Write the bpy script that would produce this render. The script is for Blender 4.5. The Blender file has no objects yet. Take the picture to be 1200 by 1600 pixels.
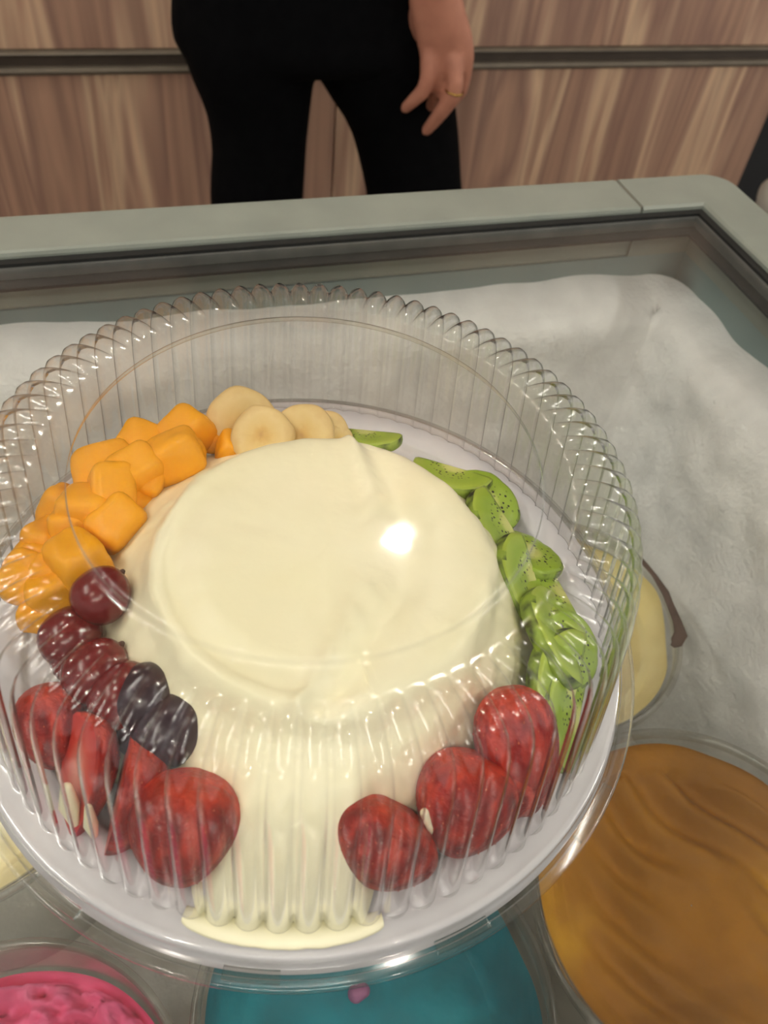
import bpy, bmesh, math, random
import numpy as np
from mathutils import Vector, Matrix, noise

random.seed(7)
PI = math.pi
sc = bpy.context.scene
col = sc.collection

# ------------------------------------------------------------------ camera
FPX, PITCH, ROLL, CAMH = 1280.64, 0.84195, 0.13402, 0.31163
fw = Vector((0, math.cos(PITCH), -math.sin(PITCH)))
r0 = Vector((1, 0, 0)); u0 = r0.cross(fw)
rt = r0 * math.cos(ROLL) + u0 * math.sin(ROLL)
up = u0 * math.cos(ROLL) - r0 * math.sin(ROLL)
CAM = Vector((0, 0, CAMH))
cd = bpy.data.cameras.new('camera'); cam = bpy.data.objects.new('camera', cd); col.objects.link(cam)
m = Matrix((rt, up, -fw)).transposed().to_4x4(); m.translation = CAM
cam.matrix_world = m
cd.sensor_fit = 'HORIZONTAL'; cd.sensor_width = 36.0; cd.lens = FPX / 1200 * 36.0
cd.clip_start = 0.01; cd.clip_end = 50
cd.dof.use_dof = True; cd.dof.focus_distance = 0.36; cd.dof.aperture_fstop = 18.0
sc.camera = cam

# ------------------------------------------------------------------ world, exposure
w = bpy.data.worlds.new('shop_ambient'); sc.world = w; w.use_nodes = True
w.node_tree.nodes['Background'].inputs[0].default_value = (0.95, 0.92, 0.85, 1)
w.node_tree.nodes['Background'].inputs[1].default_value = 0.30
vs = sc.view_settings
vs.view_transform = 'Standard'; vs.look = 'None'; vs.gamma = 1.0; vs.use_curve_mapping = False
vs.exposure = 1.23
sc.cycles.transparent_max_bounces = 24
sc.cycles.max_bounces = 6; sc.cycles.diffuse_bounces = 3; sc.cycles.glossy_bounces = 3; sc.cycles.transmission_bounces = 2
sc.cycles.use_light_tree = False; sc.cycles.caustics_reflective = False; sc.cycles.caustics_refractive = False
LAMP_W = 215.0                       # radiance of the round ceiling lamps
TUBE_W = 34.0                        # radiance of the tube lamps

# ------------------------------------------------------------------ where things stand
def ray(px, py):
    return (rt * (px - 600) - up * (py - 800) + fw * FPX).normalized()
def at_z(px, py, z):
    d = ray(px, py); return CAM + d * ((z - CAMH) / d.z)
def at_d(px, py, D):                 # horizontal distance D from the camera
    d = ray(px, py); return CAM + d * (D / math.hypot(d.x, d.y))
AX, AY = -0.0277, 0.2035             # axis of the cake box
YAW = 0.3868                         # freezer
EX = Vector((math.cos(YAW), math.sin(YAW), 0)); EY = Vector((-math.sin(YAW), math.cos(YAW), 0))
FLOOR_Z, CEIL_Z = -0.88, 1.82

# ------------------------------------------------------------------ material helpers
def lin(c):
    return tuple(((v / 255) / 12.92 if v / 255 <= .04045 else ((v / 255 + .055) / 1.055) ** 2.4) for v in c) + (1,)
def newmat(name):
    mt = bpy.data.materials.new(name); mt.use_nodes = True
    nt = mt.node_tree; nt.nodes.clear()
    out = nt.nodes.new('ShaderNodeOutputMaterial')
    return mt, nt, out
def N(nt, t, **kw):
    n = nt.nodes.new('ShaderNode' + t)
    for k, v in kw.items():
        if k.startswith('_'): setattr(n, k[1:], v)
        else: n.inputs[k.replace('__', ' ')].default_value = v
    return n
def ramp(nt, fac, stops, interp='LINEAR'):
    n = nt.nodes.new('ShaderNodeValToRGB'); n.color_ramp.interpolation = interp
    e = n.color_ramp.elements
    while len(e) > 1: e.remove(e[-1])
    e[0].position = stops[0][0]; e[0].color = stops[0][1]
    for p_, c_ in stops[1:]:
        q = e.new(p_); q.color = c_
    nt.links.new(fac, n.inputs[0]); return n
def coords(nt, scale=(1, 1, 1), kind='Object', loc=(0, 0, 0)):
    tc = nt.nodes.new('ShaderNodeTexCoord'); mp = nt.nodes.new('ShaderNodeMapping')
    mp.inputs['Scale'].default_value = scale; mp.inputs['Location'].default_value = loc
    nt.links.new(tc.outputs[kind], mp.inputs[0]); return mp.outputs[0]
def principled(nt, out, rough=.5, spec=.5, **kw):
    b = nt.nodes.new('ShaderNodeBsdfPrincipled')
    b.inputs['Roughness'].default_value = rough; b.inputs['Specular IOR Level'].default_value = spec
    for k, v in kw.items(): b.inputs[k.replace('__', ' ')].default_value = v
    nt.links.new(b.outputs[0], out.inputs[0]); return b
def bump(nt, b, height, strength, dist):
    n = nt.nodes.new('ShaderNodeBump'); n.inputs['Strength'].default_value = strength; n.inputs['Distance'].default_value = dist
    nt.links.new(height, n.inputs['Height']); nt.links.new(n.outputs[0], b.inputs['Normal'])
def noisy(name, stops, scale=30, detail=2, rough=.5, spec=.4, bstr=0, bdist=.001, bscale=None, mapscale=(1, 1, 1), **kw):
    mt, nt, out = newmat(name); b = principled(nt, out, rough, spec, **kw)
    v = coords(nt, mapscale)
    t = N(nt, 'TexNoise', Scale=scale, Detail=detail); nt.links.new(v, t.inputs['Vector'])
    rp = ramp(nt, t.outputs[0], stops); nt.links.new(rp.outputs[0], b.inputs['Base Color'])
    if bstr:
        t2 = N(nt, 'TexNoise', Scale=bscale or scale * 3, Detail=3); nt.links.new(v, t2.inputs['Vector'])
        bump(nt, b, t2.outputs[0], bstr, bdist)
    return mt
def clear_plastic(name, tint_face, tint_edge, gain=1.5, rough=.035, bumps=True):
    """thin clear sheet: what is not mirrored passes straight through, a little tinted at grazing angles"""
    mt, nt, out = newmat(name); L = nt.links.new
    geo = nt.nodes.new('ShaderNodeNewGeometry')
    ior = nt.nodes.new('ShaderNodeMix'); ior.inputs[2].default_value = 1.5; ior.inputs[3].default_value = 1 / 1.5
    L(geo.outputs['Backfacing'], ior.inputs[0])
    fr = nt.nodes.new('ShaderNodeFresnel'); L(ior.outputs[0], fr.inputs[0])
    g = nt.nodes.new('ShaderNodeMath'); g.operation = 'MULTIPLY'; g.use_clamp = True; g.inputs[1].default_value = gain
    L(fr.outputs[0], g.inputs[0])
    lw = nt.nodes.new('ShaderNodeLayerWeight'); lw.inputs[0].default_value = .35
    cr = ramp(nt, lw.outputs['Facing'], [(0, tint_face), (.74, tint_face), (1, tint_edge)])
    tr = nt.nodes.new('ShaderNodeBsdfTransparent'); L(cr.outputs[0], tr.inputs[0])
    gl = nt.nodes.new('ShaderNodeBsdfGlossy'); gl.inputs['Roughness'].default_value = rough
    if bumps:
        v = coords(nt); t = N(nt, 'TexNoise', Scale=70, Detail=1); L(v, t.inputs['Vector'])
        bp = nt.nodes.new('ShaderNodeBump'); bp.inputs['Strength'].default_value = .10; bp.inputs['Distance'].default_value = .0006
        L(t.outputs[0], bp.inputs['Height']); L(bp.outputs[0], gl.inputs['Normal'])
    mx = nt.nodes.new('ShaderNodeMixShader'); L(g.outputs[0], mx.inputs[0]); L(tr.outputs[0], mx.inputs[1]); L(gl.outputs[0], mx.inputs[2])
    L(mx.outputs[0], out.inputs[0]); return mt

# ------------------------------------------------------------------ object helpers
def me(name, verts, faces, smooth=True):
    d = bpy.data.meshes.new(name); d.from_pydata([tuple(v) for v in verts], [], faces); d.update()
    if smooth:
        d.polygons.foreach_set('use_smooth', [True] * len(d.polygons))
    return d
def ob(name, data, mat=None, parent=None, loc=(0, 0, 0), rot=None, scale=None):
    o = bpy.data.objects.new(name, data); col.objects.link(o)
    if mat and data and not data.materials: data.materials.append(mat)
    o.location = loc
    if rot is not None:
        if isinstance(rot, Matrix): o.rotation_euler = rot.to_euler()
        else: o.rotation_euler = rot
    if scale: o.scale = scale
    if parent: o.parent = parent
    return o
def tag(o, label=None, cat=None, group=None, kind=None):
    for k, v in (('label', label), ('category', cat), ('group', group), ('kind', kind)):
        if v: o[k] = v
    return o
def bm_obj(name, bm, mat, parent=None, smooth=False, **kw):
    d = bpy.data.meshes.new(name); bm.normal_update(); bm.to_mesh(d); bm.free()
    if smooth: d.polygons.foreach_set('use_smooth', [True] * len(d.polygons))
    return ob(name, d, mat, parent, **kw)
def box_bm(x0, x1, y0, y1, z0, z1, bev=0.0, seg=2):
    bm = bmesh.new(); bmesh.ops.create_cube(bm, size=1)
    for v in bm.verts:
        v.co = Vector((x0 + (v.co.x + .5) * (x1 - x0), y0 + (v.co.y + .5) * (y1 - y0), z0 + (v.co.z + .5) * (z1 - z0)))
    if bev: bmesh.ops.bevel(bm, geom=bm.edges[:], offset=bev, segments=seg, affect='EDGES', profile=.5)
    return bm
def grid_faces(nu, nv, wrap=True, off=0):
    """nu rows of nv vertices"""
    f = []
    for i in range(nu - 1):
        for j in range(nv if wrap else nv - 1):
            k = (j + 1) % nv
            f.append((off + i * nv + j, off + i * nv + k, off + (i + 1) * nv + k, off + (i + 1) * nv + j))
    return f
def lathe(name, prof, n=96, smooth=True, fn=None):
    """prof = [(r, z)], from the outside end to the other; r = 0 closes"""
    v, rows = [], []
    for (r, z) in prof:
        for j in range(n):
            a = 2 * PI * j / n
            rr = r if fn is None else fn(r, z, a)
            v.append((rr * math.cos(a), rr * math.sin(a), z))
    return me(name, v, grid_faces(len(prof), n), smooth)
def tube(pts, rads, n=14, flat=None):
    """closed tube through 3-D points; flat = (axis, factor) squashes the ring along an axis"""
    P = [Vector(p) for p in pts]; V, F = [], []
    ref = Vector((0.13, 0.2, 1)).normalized()
    dirs = []
    for i in range(len(P)):
        a = P[max(i - 1, 0)]; b = P[min(i + 1, len(P) - 1)]
        dirs.append((b - a).normalized())
    if abs(dirs[0].dot(ref)) > .9: ref = Vector((1, .1, .05)).normalized()
    x = ref.cross(dirs[0]).normalized()
    rows = []
    def ringrow(c, d, r):
        nonlocal x
        x = (x - d * x.dot(d)).normalized(); y = d.cross(x)
        for j in range(n):
            a = 2 * PI * j / n
            o = x * (math.cos(a) * r) + y * (math.sin(a) * r)
            if flat: o -= flat[0] * (o.dot(flat[0]) * (1 - flat[1]))
            V.append(c + o)
    cnt = 0
    for k in (.15, .5, .8, .95):        # rounded start
        s = math.cos(math.asin(k)); ringrow(P[0] - dirs[0] * rads[0] * s * .9, dirs[0], rads[0] * k); cnt += 1
    for i in range(len(P)): ringrow(P[i], dirs[i], rads[i]); cnt += 1
    for k in (.95, .8, .5, .15):
        s = math.cos(math.asin(k)); ringrow(P[-1] + dirs[-1] * rads[-1] * s * .9, dirs[-1], rads[-1] * k); cnt += 1
    F = grid_faces(cnt, n)
    F.append(tuple(range(n))[::-1]); F.append(tuple((cnt - 1) * n + j for j in range(n)))
    return V, F
def loft(rings, n=28):
    """rings: (centre, axis vector a, axis vector b); closed"""
    V = []
    for c, a, b in rings:
        for j in range(n):
            t = 2 * PI * j / n
            V.append(Vector(c) + Vector(a) * math.cos(t) + Vector(b) * math.sin(t))
    F = grid_faces(len(rings), n)
    F.append(tuple(range(n))[::-1]); F.append(tuple((len(rings) - 1) * n + j for j in range(n)))
    return V, F
def merged(name, pieces, voxel, smooth=4):
    """one continuous surface out of overlapping closed pieces"""
    V, F = [], []
    for v, f in pieces:
        o = len(V); V += v; F += [tuple(i + o for i in q) for q in f]
    d = me(name, V, F)
    t = bpy.data.objects.new('tmp', d); col.objects.link(t)
    bm = bmesh.new(); bm.from_mesh(d); bmesh.ops.recalc_face_normals(bm, faces=bm.faces[:]); bm.to_mesh(d); bm.free()
    rm = t.modifiers.new('r', 'REMESH'); rm.mode = 'VOXEL'; rm.voxel_size = voxel
    sm = t.modifiers.new('s', 'SMOOTH'); sm.factor = .5; sm.iterations = smooth
    dg = bpy.context.evaluated_depsgraph_get()
    nd = bpy.data.meshes.new_from_object(t.evaluated_get(dg)); nd.name = name
    bpy.data.objects.remove(t); bpy.data.meshes.remove(d)
    nd.polygons.foreach_set('use_smooth', [True] * len(nd.polygons))
    return nd
def nz(x, y, z, s=1.0, seed=0.0):
    return noise.noise(Vector((x * s + seed, y * s + seed * 1.7, z * s - seed)))
def rot_from(zaxis, spin=0.0):
    q = Vector(zaxis).normalized().to_track_quat('Z', 'Y')
    return (q.to_matrix() @ Matrix.Rotation(spin, 3, 'Z'))

# ------------------------------------------------------------------ materials
def wood():
    mt, nt, out = newmat('walnut_laminate'); b = principled(nt, out, .42, .35); L = nt.links.new
    oi = nt.nodes.new('ShaderNodeObjectInfo')
    tc = nt.nodes.new('ShaderNodeTexCoord')
    ml = nt.nodes.new('ShaderNodeVectorMath'); ml.operation = 'SCALE'; ml.inputs[0].default_value = (7.3, 2.1, 4.7)
    L(oi.outputs['Random'], ml.inputs['Scale'])
    ad = nt.nodes.new('ShaderNodeVectorMath'); ad.operation = 'ADD'; L(tc.outputs['Object'], ad.inputs[0]); L(ml.outputs[0], ad.inputs[1])
    mp = nt.nodes.new('ShaderNodeMapping'); mp.inputs['Scale'].default_value = (9.5, 1, .8); L(ad.outputs[0], mp.inputs[0])
    t = N(nt, 'TexNoise', Scale=1.0, Detail=3, Distortion=.55); L(mp.outputs[0], t.inputs['Vector'])
    rp = ramp(nt, t.outputs[0], [(.28, lin((128, 98, 84))), (.38, lin((160, 127, 110))), (.45, lin((178, 143, 122))), (.50, lin((150, 118, 104))), (.55, lin((180, 147, 126))), (.60, lin((214, 184, 154))), (.66, lin((172, 138, 118))), (.78, lin((205, 174, 146)))])
    mp2 = nt.nodes.new('ShaderNodeMapping'); mp2.inputs['Scale'].default_value = (60, 1, 2.2); L(ad.outputs[0], mp2.inputs[0])
    t2 = N(nt, 'TexNoise', Scale=1.0, Detail=4); L(mp2.outputs[0], t2.inputs['Vector'])
    rp2 = ramp(nt, t2.outputs[0], [(.3, (.86, .85, .86, 1)), (.6, (1.05, 1.03, 1.02, 1))])
    mx = nt.nodes.new('ShaderNodeMix'); mx.data_type = 'RGBA'; mx.blend_type = 'MULTIPLY'; mx.inputs[0].default_value = 1
    L(rp.outputs[0], mx.inputs[6]); L(rp2.outputs[0], mx.inputs[7]); L(mx.outputs[2], b.inputs['Base Color'])
    return mt
M = {}
M['wood'] = wood()
M['rail'] = noisy('bronze_rail', [(.3, lin((112, 102, 90))), (.7, lin((124, 114, 100)))], 20, rough=.35, spec=.5, Metallic=.35)
M['railgap'] = noisy('rail_groove', [(.3, lin((66, 57, 50))), (.7, lin((74, 64, 56)))], 20, rough=.5)
M['dark'] = noisy('dark_door', [(.3, lin((20, 22, 26))), (.7, lin((28, 30, 34)))], 8, rough=.6)
M['floor'] = noisy('floor_tile', [(.3, lin((140, 132, 122))), (.7, lin((160, 150, 140)))], 6, rough=.35)
M['ceiling'] = noisy('ceiling_paint', [(.3, lin((205, 200, 190))), (.7, lin((215, 210, 200)))], 3, rough=.9)
M['bin'] = noisy('grey_plastic', [(.3, lin((150, 150, 142))), (.7, lin((165, 164, 156)))], 12, rough=.5)
M['frame'] = noisy('freezer_frame', [(.3, lin((134, 140, 132))), (.7, lin((143, 149, 140)))], 25, rough=.42, spec=.4, bstr=.05, bdist=.0005, bscale=400)
M['seam'] = noisy('frame_joint', [(.3, lin((104, 102, 94))), (.7, lin((118, 114, 104)))], 40, rough=.6)
M['gasket'] = noisy('black_gasket', [(.3, lin((20, 21, 21))), (.7, lin((28, 29, 28)))], 40, rough=.6)
M['alu'] = noisy('aluminium_trim', [(.3, lin((120, 122, 120))), (.7, lin((140, 140, 136)))], 40, rough=.35, Metallic=.6)
M['body'] = noisy('freezer_enamel', [(.3, lin((215, 217, 214))), (.7, lin((225, 226, 222)))], 5, rough=.35)
M['liner'] = noisy('freezer_liner', [(.3, lin((120, 138, 138))), (.7, lin((140, 156, 154)))], 9, rough=.5)
M['frost'] = noisy('frost', [(.3, lin((236, 236, 234))), (.7, lin((250, 250, 248)))], 40, rough=.9, spec=.2, bstr=.5, bdist=.003, bscale=220)
M['frostfloor'] = noisy('frosted_floor', [(.3, lin((205, 204, 200))), (.7, lin((225, 224, 220)))], 20, rough=.9, spec=.2, bstr=.4, bdist=.003, bscale=160)
M['board'] = noisy('white_card', [(.3, lin((214, 213, 219))), (.7, lin((224, 223, 228)))], 30, rough=.45, spec=.35)
M['lid'] = clear_plastic('clear_lid', (.972, .972, .96, 1), (.52, .52, .47, 1), 2.0, .12)
M['lidtop'] = clear_plastic('clear_lid_top', (.972, .972, .96, 1), (.52, .52, .47, 1), 1.7, .045)
M['tray'] = clear_plastic('clear_tray', (.95, .95, .935, 1), (.5, .5, .46, 1), 1.9, .10)
M['tub'] = clear_plastic('tub_plastic', (.90, .90, .88, 1), (.66, .66, .64, 1), 1.3, .15, False)
M['skin'] = noisy('skin', [(.3, lin((168, 112, 92))), (.7, lin((186, 128, 106)))], 30, rough=.5, spec=.35, bstr=.15, bdist=.001, bscale=260)
M['nail'] = noisy('nail', [(.3, lin((190, 120, 112))), (.7, lin((200, 130, 120)))], 30, rough=.3)
M['black'] = noisy('black_cloth', [(.3, lin((7, 7, 9))), (.7, lin((11, 11, 13)))], 60, rough=.95, spec=.05, bstr=.3, bdist=.001, bscale=700)
M['shoe'] = noisy('black_shoe', [(.3, lin((16, 16, 16))), (.7, lin((24, 24, 24)))], 60, rough=.5)
M['hair'] = noisy('dark_hair', [(.3, lin((28, 20, 16))), (.7, lin((52, 36, 28)))], 80, rough=.5, mapscale=(1, 1, .1))
M['gold'] = noisy('gold', [(.3, lin((190, 150, 80))), (.7, lin((205, 165, 95)))], 60, rough=.25, Metallic=1.0)
M['cream'] = noisy('cream', [(.3, lin((250, 245, 208))), (.7, lin((254, 249, 218)))], 18, rough=.34, spec=.42, bstr=.25, bdist=.0012, bscale=120)
M['mango'] = noisy('mango', [(.25, lin((240, 152, 6))), (.5, lin((252, 174, 12))), (.75, lin((255, 192, 26)))], 60, rough=.22, spec=.5, bstr=.25, bdist=.001, bscale=220)
M['grape_red'] = noisy('dark_red_grape', [(.3, lin((78, 8, 14))), (.7, lin((126, 20, 28)))], 50, rough=.22, spec=.5)
M['grape_black'] = noisy('purple_grape', [(.3, lin((34, 22, 34))), (.7, lin((58, 38, 52)))], 50, rough=.3, spec=.45)
M['seed'] = noisy('strawberry_seed', [(.3, lin((176, 70, 44))), (.7, lin((196, 98, 60)))], 200, rough=.4)
M['kiwirind'] = noisy('kiwi_rind', [(.36, lin((36, 40, 22))), (.44, lin((96, 116, 40))), (.6, lin((142, 168, 58)))], 130, rough=.5)

def strawberry_mat():
    mt, nt, out = newmat('strawberry_flesh'); b = principled(nt, out, .46, .35); L = nt.links.new
    v = coords(nt); sep = nt.nodes.new('ShaderNodeSeparateXYZ'); L(v, sep.inputs[0])
    v2 = coords(nt, (1, 1, .3)); t = N(nt, 'TexNoise', Scale=210, Detail=4); L(v2, t.inputs['Vector'])
    rp = ramp(nt, t.outputs[0], [(.32, lin((104, 12, 15))), (.5, lin((146, 26, 24))), (.66, lin((190, 60, 46)))])
    mr = N(nt, 'MapRange'); mr.inputs[1].default_value = .012; mr.inputs[2].default_value = .024
    L(sep.outputs['Z'], mr.inputs[0])
    mx = nt.nodes.new('ShaderNodeMix'); mx.data_type = 'RGBA'; L(mr.outputs[0], mx.inputs[0]); L(rp.outputs[0], mx.inputs[6]); mx.inputs[7].default_value = lin((206, 70, 40))
    L(mx.outputs[2], b.inputs['Base Color'])
    vo = N(nt, 'TexNoise', Scale=420, Detail=2); L(v, vo.inputs['Vector']); bump(nt, b, vo.outputs[0], .8, .0012)
    return mt
M['strawberry'] = strawberry_mat()
def strawberry_cut():
    mt, nt, out = newmat('strawberry_cut_face'); b = principled(nt, out, .3, .45); L = nt.links.new
    v = coords(nt, (70, 70, 45)); g = N(nt, 'TexGradient', _gradient_type='SPHERICAL'); L(v, g.inputs[0])
    rp = ramp(nt, g.outputs[0], [(0, lin((186, 36, 30))), (.45, lin((206, 70, 56))), (.9, lin((226, 140, 120)))]); L(rp.outputs[0], b.inputs['Base Color'])
    return mt
M['strawberry_cut'] = strawberry_cut()
def kiwi_mat():
    mt, nt, out = newmat('kiwi_flesh'); b = principled(nt, out, .28, .5); L = nt.links.new
    tc = nt.nodes.new('ShaderNodeTexCoord'); sep = nt.nodes.new('ShaderNodeSeparateXYZ'); L(tc.outputs['Object'], sep.inputs[0])
    cb = nt.nodes.new('ShaderNodeCombineXYZ'); L(sep.outputs[0], cb.inputs[0]); L(sep.outputs[1], cb.inputs[1])
    ln = nt.nodes.new('ShaderNodeVectorMath'); ln.operation = 'LENGTH'; L(cb.outputs[0], ln.inputs[0])
    mr = N(nt, 'MapRange'); mr.inputs[2].default_value = .026; L(ln.outputs['Value'], mr.inputs[0])
    rp = ramp(nt, mr.outputs[0], [(0, lin((214, 218, 140))), (.22, lin((202, 210, 118))), (.32, lin((158, 184, 62))), (.62, lin((148, 178, 52))), (.9, lin((168, 190, 72))), (1, lin((150, 172, 62)))])
    vo = N(nt, 'TexVoronoi', Scale=430); L(tc.outputs['Object'], vo.inputs['Vector'])
    sd = ramp(nt, vo.outputs[0], [(0, (1, 1, 1, 1)), (.26, (1, 1, 1, 1)), (.3, (0, 0, 0, 1))])
    band = ramp(nt, mr.outputs[0], [(.2, (0, 0, 0, 1)), (.28, (1, 1, 1, 1)), (.48, (1, 1, 1, 1)), (.56, (0, 0, 0, 1))])
    mu = nt.nodes.new('ShaderNodeMath'); mu.operation = 'MULTIPLY'; L(sd.outputs[0], mu.inputs[0]); L(band.outputs[0], mu.inputs[1])
    mx = nt.nodes.new('ShaderNodeMix'); mx.data_type = 'RGBA'; L(mu.outputs[0], mx.inputs[0]); L(rp.outputs[0], mx.inputs[6]); mx.inputs[7].default_value = lin((26, 26, 14))
    L(mx.outputs[2], b.inputs['Base Color'])
    return mt
M['kiwi'] = kiwi_mat()
def banana_mat():
    mt, nt, out = newmat('banana_flesh'); b = principled(nt, out, .42, .4); L = nt.links.new
    tc = nt.nodes.new('ShaderNodeTexCoord'); sep = nt.nodes.new('ShaderNodeSeparateXYZ'); L(tc.outputs['Object'], sep.inputs[0])
    cb = nt.nodes.new('ShaderNodeCombineXYZ'); L(sep.outputs[0], cb.inputs[0]); L(sep.outputs[1], cb.inputs[1])
    ln = nt.nodes.new('ShaderNodeVectorMath'); ln.operation = 'LENGTH'; L(cb.outputs[0], ln.inputs[0])
    t = N(nt, 'TexNoise', Scale=190, Detail=3); L(tc.outputs['Object'], t.inputs['Vector'])
    ma = nt.nodes.new('ShaderNodeMath'); ma.operation = 'MULTIPLY_ADD'; L(t.outputs[0], ma.inputs[0]); ma.inputs[1].default_value = .008; L(ln.outputs['Value'], ma.inputs[2])
    mr = N(nt, 'MapRange'); mr.inputs[1].default_value = .003; mr.inputs[2].default_value = .019; L(ma.outputs[0], mr.inputs[0])
    rp = ramp(nt, mr.outputs[0], [(0, lin((196, 152, 86))), (.2, lin((216, 176, 100))), (.4, lin((226, 196, 126))), (.8, lin((230, 204, 142))), (1, lin((222, 192, 132)))])
    L(rp.outputs[0], b.inputs['Base Color']); bump(nt, b, t.outputs[0], .2, .0008); return mt
M['banana'] = banana_mat()
def icecream(name, c1, c2, c3, sc_=22):
    return noisy(name, [(.3, lin(c1)), (.5, lin(c2)), (.72, lin(c3))], sc_, 5, .6, .3, .5, .004, 55)
M['ice_pink'] = icecream('pink_ice_cream', (222, 84, 132), (236, 104, 148), (244, 128, 166))
M['ice_teal'] = icecream('teal_ice_cream', (0, 100, 116), (0, 134, 150), (6, 172, 188), 12)
M['ice_yellow'] = icecream('mango_ice_cream', (146, 94, 2), (168, 112, 4), (220, 166, 16), 9)
M['ice_cream'] = icecream('vanilla_ice_cream', (222, 206, 140), (232, 218, 158), (240, 230, 180), 14)
M['choc'] = noisy('chocolate_smear', [(.3, lin((70, 52, 46))), (.7, lin((96, 76, 68)))], 60, rough=.6)
M['fleck'] = noisy('purple_fleck', [(.3, lin((150, 90, 130))), (.7, lin((170, 110, 150)))], 60, rough=.6)

def pane_mat():
    mt, nt, out = newmat('cold_hazy_glass'); L = nt.links.new
    v = coords(nt)
    geo = nt.nodes.new('ShaderNodeNewGeometry')
    ior = nt.nodes.new('ShaderNodeMix'); ior.inputs[2].default_value = 1.5; ior.inputs[3].default_value = 1 / 1.5
    L(geo.outputs['Backfacing'], ior.inputs[0])
    fr = nt.nodes.new('ShaderNodeFresnel'); L(ior.outputs[0], fr.inputs[0])
    tr = nt.nodes.new('ShaderNodeBsdfTransparent'); tr.inputs[0].default_value = (.985, .99, .985, 1)
    df = nt.nodes.new('ShaderNodeBsdfDiffuse'); df.inputs[0].default_value = lin((196, 190, 176))
    t = N(nt, 'TexNoise', Scale=5, Detail=5); L(v, t.inputs['Vector'])
    hz = ramp(nt, t.outputs[0], [(.3, (.004, .004, .004, 1)), (.75, (.026, .026, .026, 1))])
    m1 = nt.nodes.new('ShaderNodeMixShader'); L(hz.outputs[0], m1.inputs[0]); L(tr.outputs[0], m1.inputs[1]); L(df.outputs[0], m1.inputs[2])
    gl = nt.nodes.new('ShaderNodeBsdfGlossy'); gl.inputs['Roughness'].default_value = .16
    m2 = nt.nodes.new('ShaderNodeMixShader'); L(fr.outputs[0], m2.inputs[0]); L(m1.outputs[0], m2.inputs[1]); L(gl.outputs[0], m2.inputs[2])
    L(m2.outputs[0], out.inputs[0]); return mt
M['pane'] = pane_mat()
def lampmat(name, c, s):
    mt, nt, out = newmat(name); e = nt.nodes.new('ShaderNodeEmission'); e.inputs[0].default_value = c; e.inputs[1].default_value = s
    nt.links.new(e.outputs[0], out.inputs[0]); return mt
M['lamp'] = lampmat('led_disc', (1.0, .93, .80, 1), LAMP_W)
M['tubelamp'] = lampmat('tube_light', (1.0, .97, .89, 1), TUBE_W)
M['white_metal'] = noisy('white_metal', [(.3, lin((225, 224, 220))), (.7, lin((235, 234, 230)))], 20, rough=.4)

# ------------------------------------------------------------------ room
WYAW = 0.368
WX = Vector((math.cos(WYAW), math.sin(WYAW), 0)); WN = Vector((math.sin(WYAW), -math.cos(WYAW), 0))   # WN looks at the camera
W0 = at_d(600, 90, 1.66); W0.z = 0
def on_wall(px, py):
    d = ray(px, py); t = (W0 - CAM).dot(WN) / d.dot(WN); p = CAM + d * t
    return (p - W0).dot(WX), p.z
wrot = (0, 0, WYAW)
ROOMC = (0, 0, 0)
tag(bm_obj('floor', box_bm(-3.2, 3.2, -2.6, 3.6, FLOOR_Z - .05, FLOOR_Z), M['floor']), kind='structure')
tag(bm_obj('ceiling', box_bm(-3.2, 3.2, -2.6, 3.6, CEIL_Z, CEIL_Z + .05), M['ceiling']), kind='structure')
s_end, _ = on_wall(1178, 230)
s_seam, _ = on_wall(521, 250)
z_rt = on_wall(600, 74)[1]; z_rb = on_wall(600, 111)[1]
# solid wall behind the panels (local x along the wall, local y away from the camera)
wall = tag(bm_obj('wall_back', box_bm(-2.6, s_end, .019, .12, FLOOR_Z, CEIL_Z), M['dark'], loc=W0, rot=wrot), kind='structure')
PW = 1.25
k = 0
xs = [s_seam + PW * i for i in range(-3, 3)]
for i in range(len(xs) - 1):
    a, b_ = xs[i] + .0018, min(xs[i + 1] - .0018, s_end)
    if a >= s_end: continue
    for (z0, z1) in ((FLOOR_Z + .08, z_rb), (z_rt, z_rt + .80), (z_rt + .84, CEIL_Z)):
        o = bm_obj('wood_panel', box_bm(-(b_ - a) / 2, (b_ - a) / 2, 0, .018, z0 - (z0 + z1) / 2, z1 - (z0 + z1) / 2, .0012, 1), M['wood'], wall,
                   loc=((a + b_) / 2, 0, (z0 + z1) / 2)); k += 1
H_ = z_rt - z_rb
# rail: top lip, dark groove, bright rib, lower lip
def rail(z0):
    tr = tag(ob('trim_rail', None), kind='structure')
    return tr
prof = [(0.0, .004), (.10, -.006), (.16, -.007), (.20, .004), (.62, .006), (.66, -.008), (.80, -.010), (.84, -.003), (.98, -.002), (1.0, .004)]
def rail_mesh(zlo, h, x0, x1):
    V = []
    for x in (x0, x1):
        for (t, y) in prof: V.append((x, y, zlo + h * (1 - t)))
        V.append((x, .018, zlo)); V.append((x, .018, zlo + h))
    n = len(prof) + 2
    F = [(j, (j + 1) % n, n + (j + 1) % n, n + j) for j in range(n)] + [tuple(range(n))[::-1], tuple(range(n, 2 * n))]
    return me('trim_1', V, F, False)
for nm, zl in (('trim_1', z_rb), ('trim_2', z_rt + .80)):
    tr = tag(ob(nm, rail_mesh(zl, H_ if nm == 'trim_1' else .04, -2.6, s_end), M['rail'], loc=W0, rot=wrot), kind='structure')
    bm_obj('groove', box_bm(-2.6, s_end, .0005, .006, zl + H_ * .36, zl + H_ * .8), M['railgap'], tr)
tag(bm_obj('baseboard_back', box_bm(-2.6, s_end, -.004, .018, FLOOR_Z, FLOOR_Z + .079), M['railgap'], loc=W0, rot=wrot), kind='structure')
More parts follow.
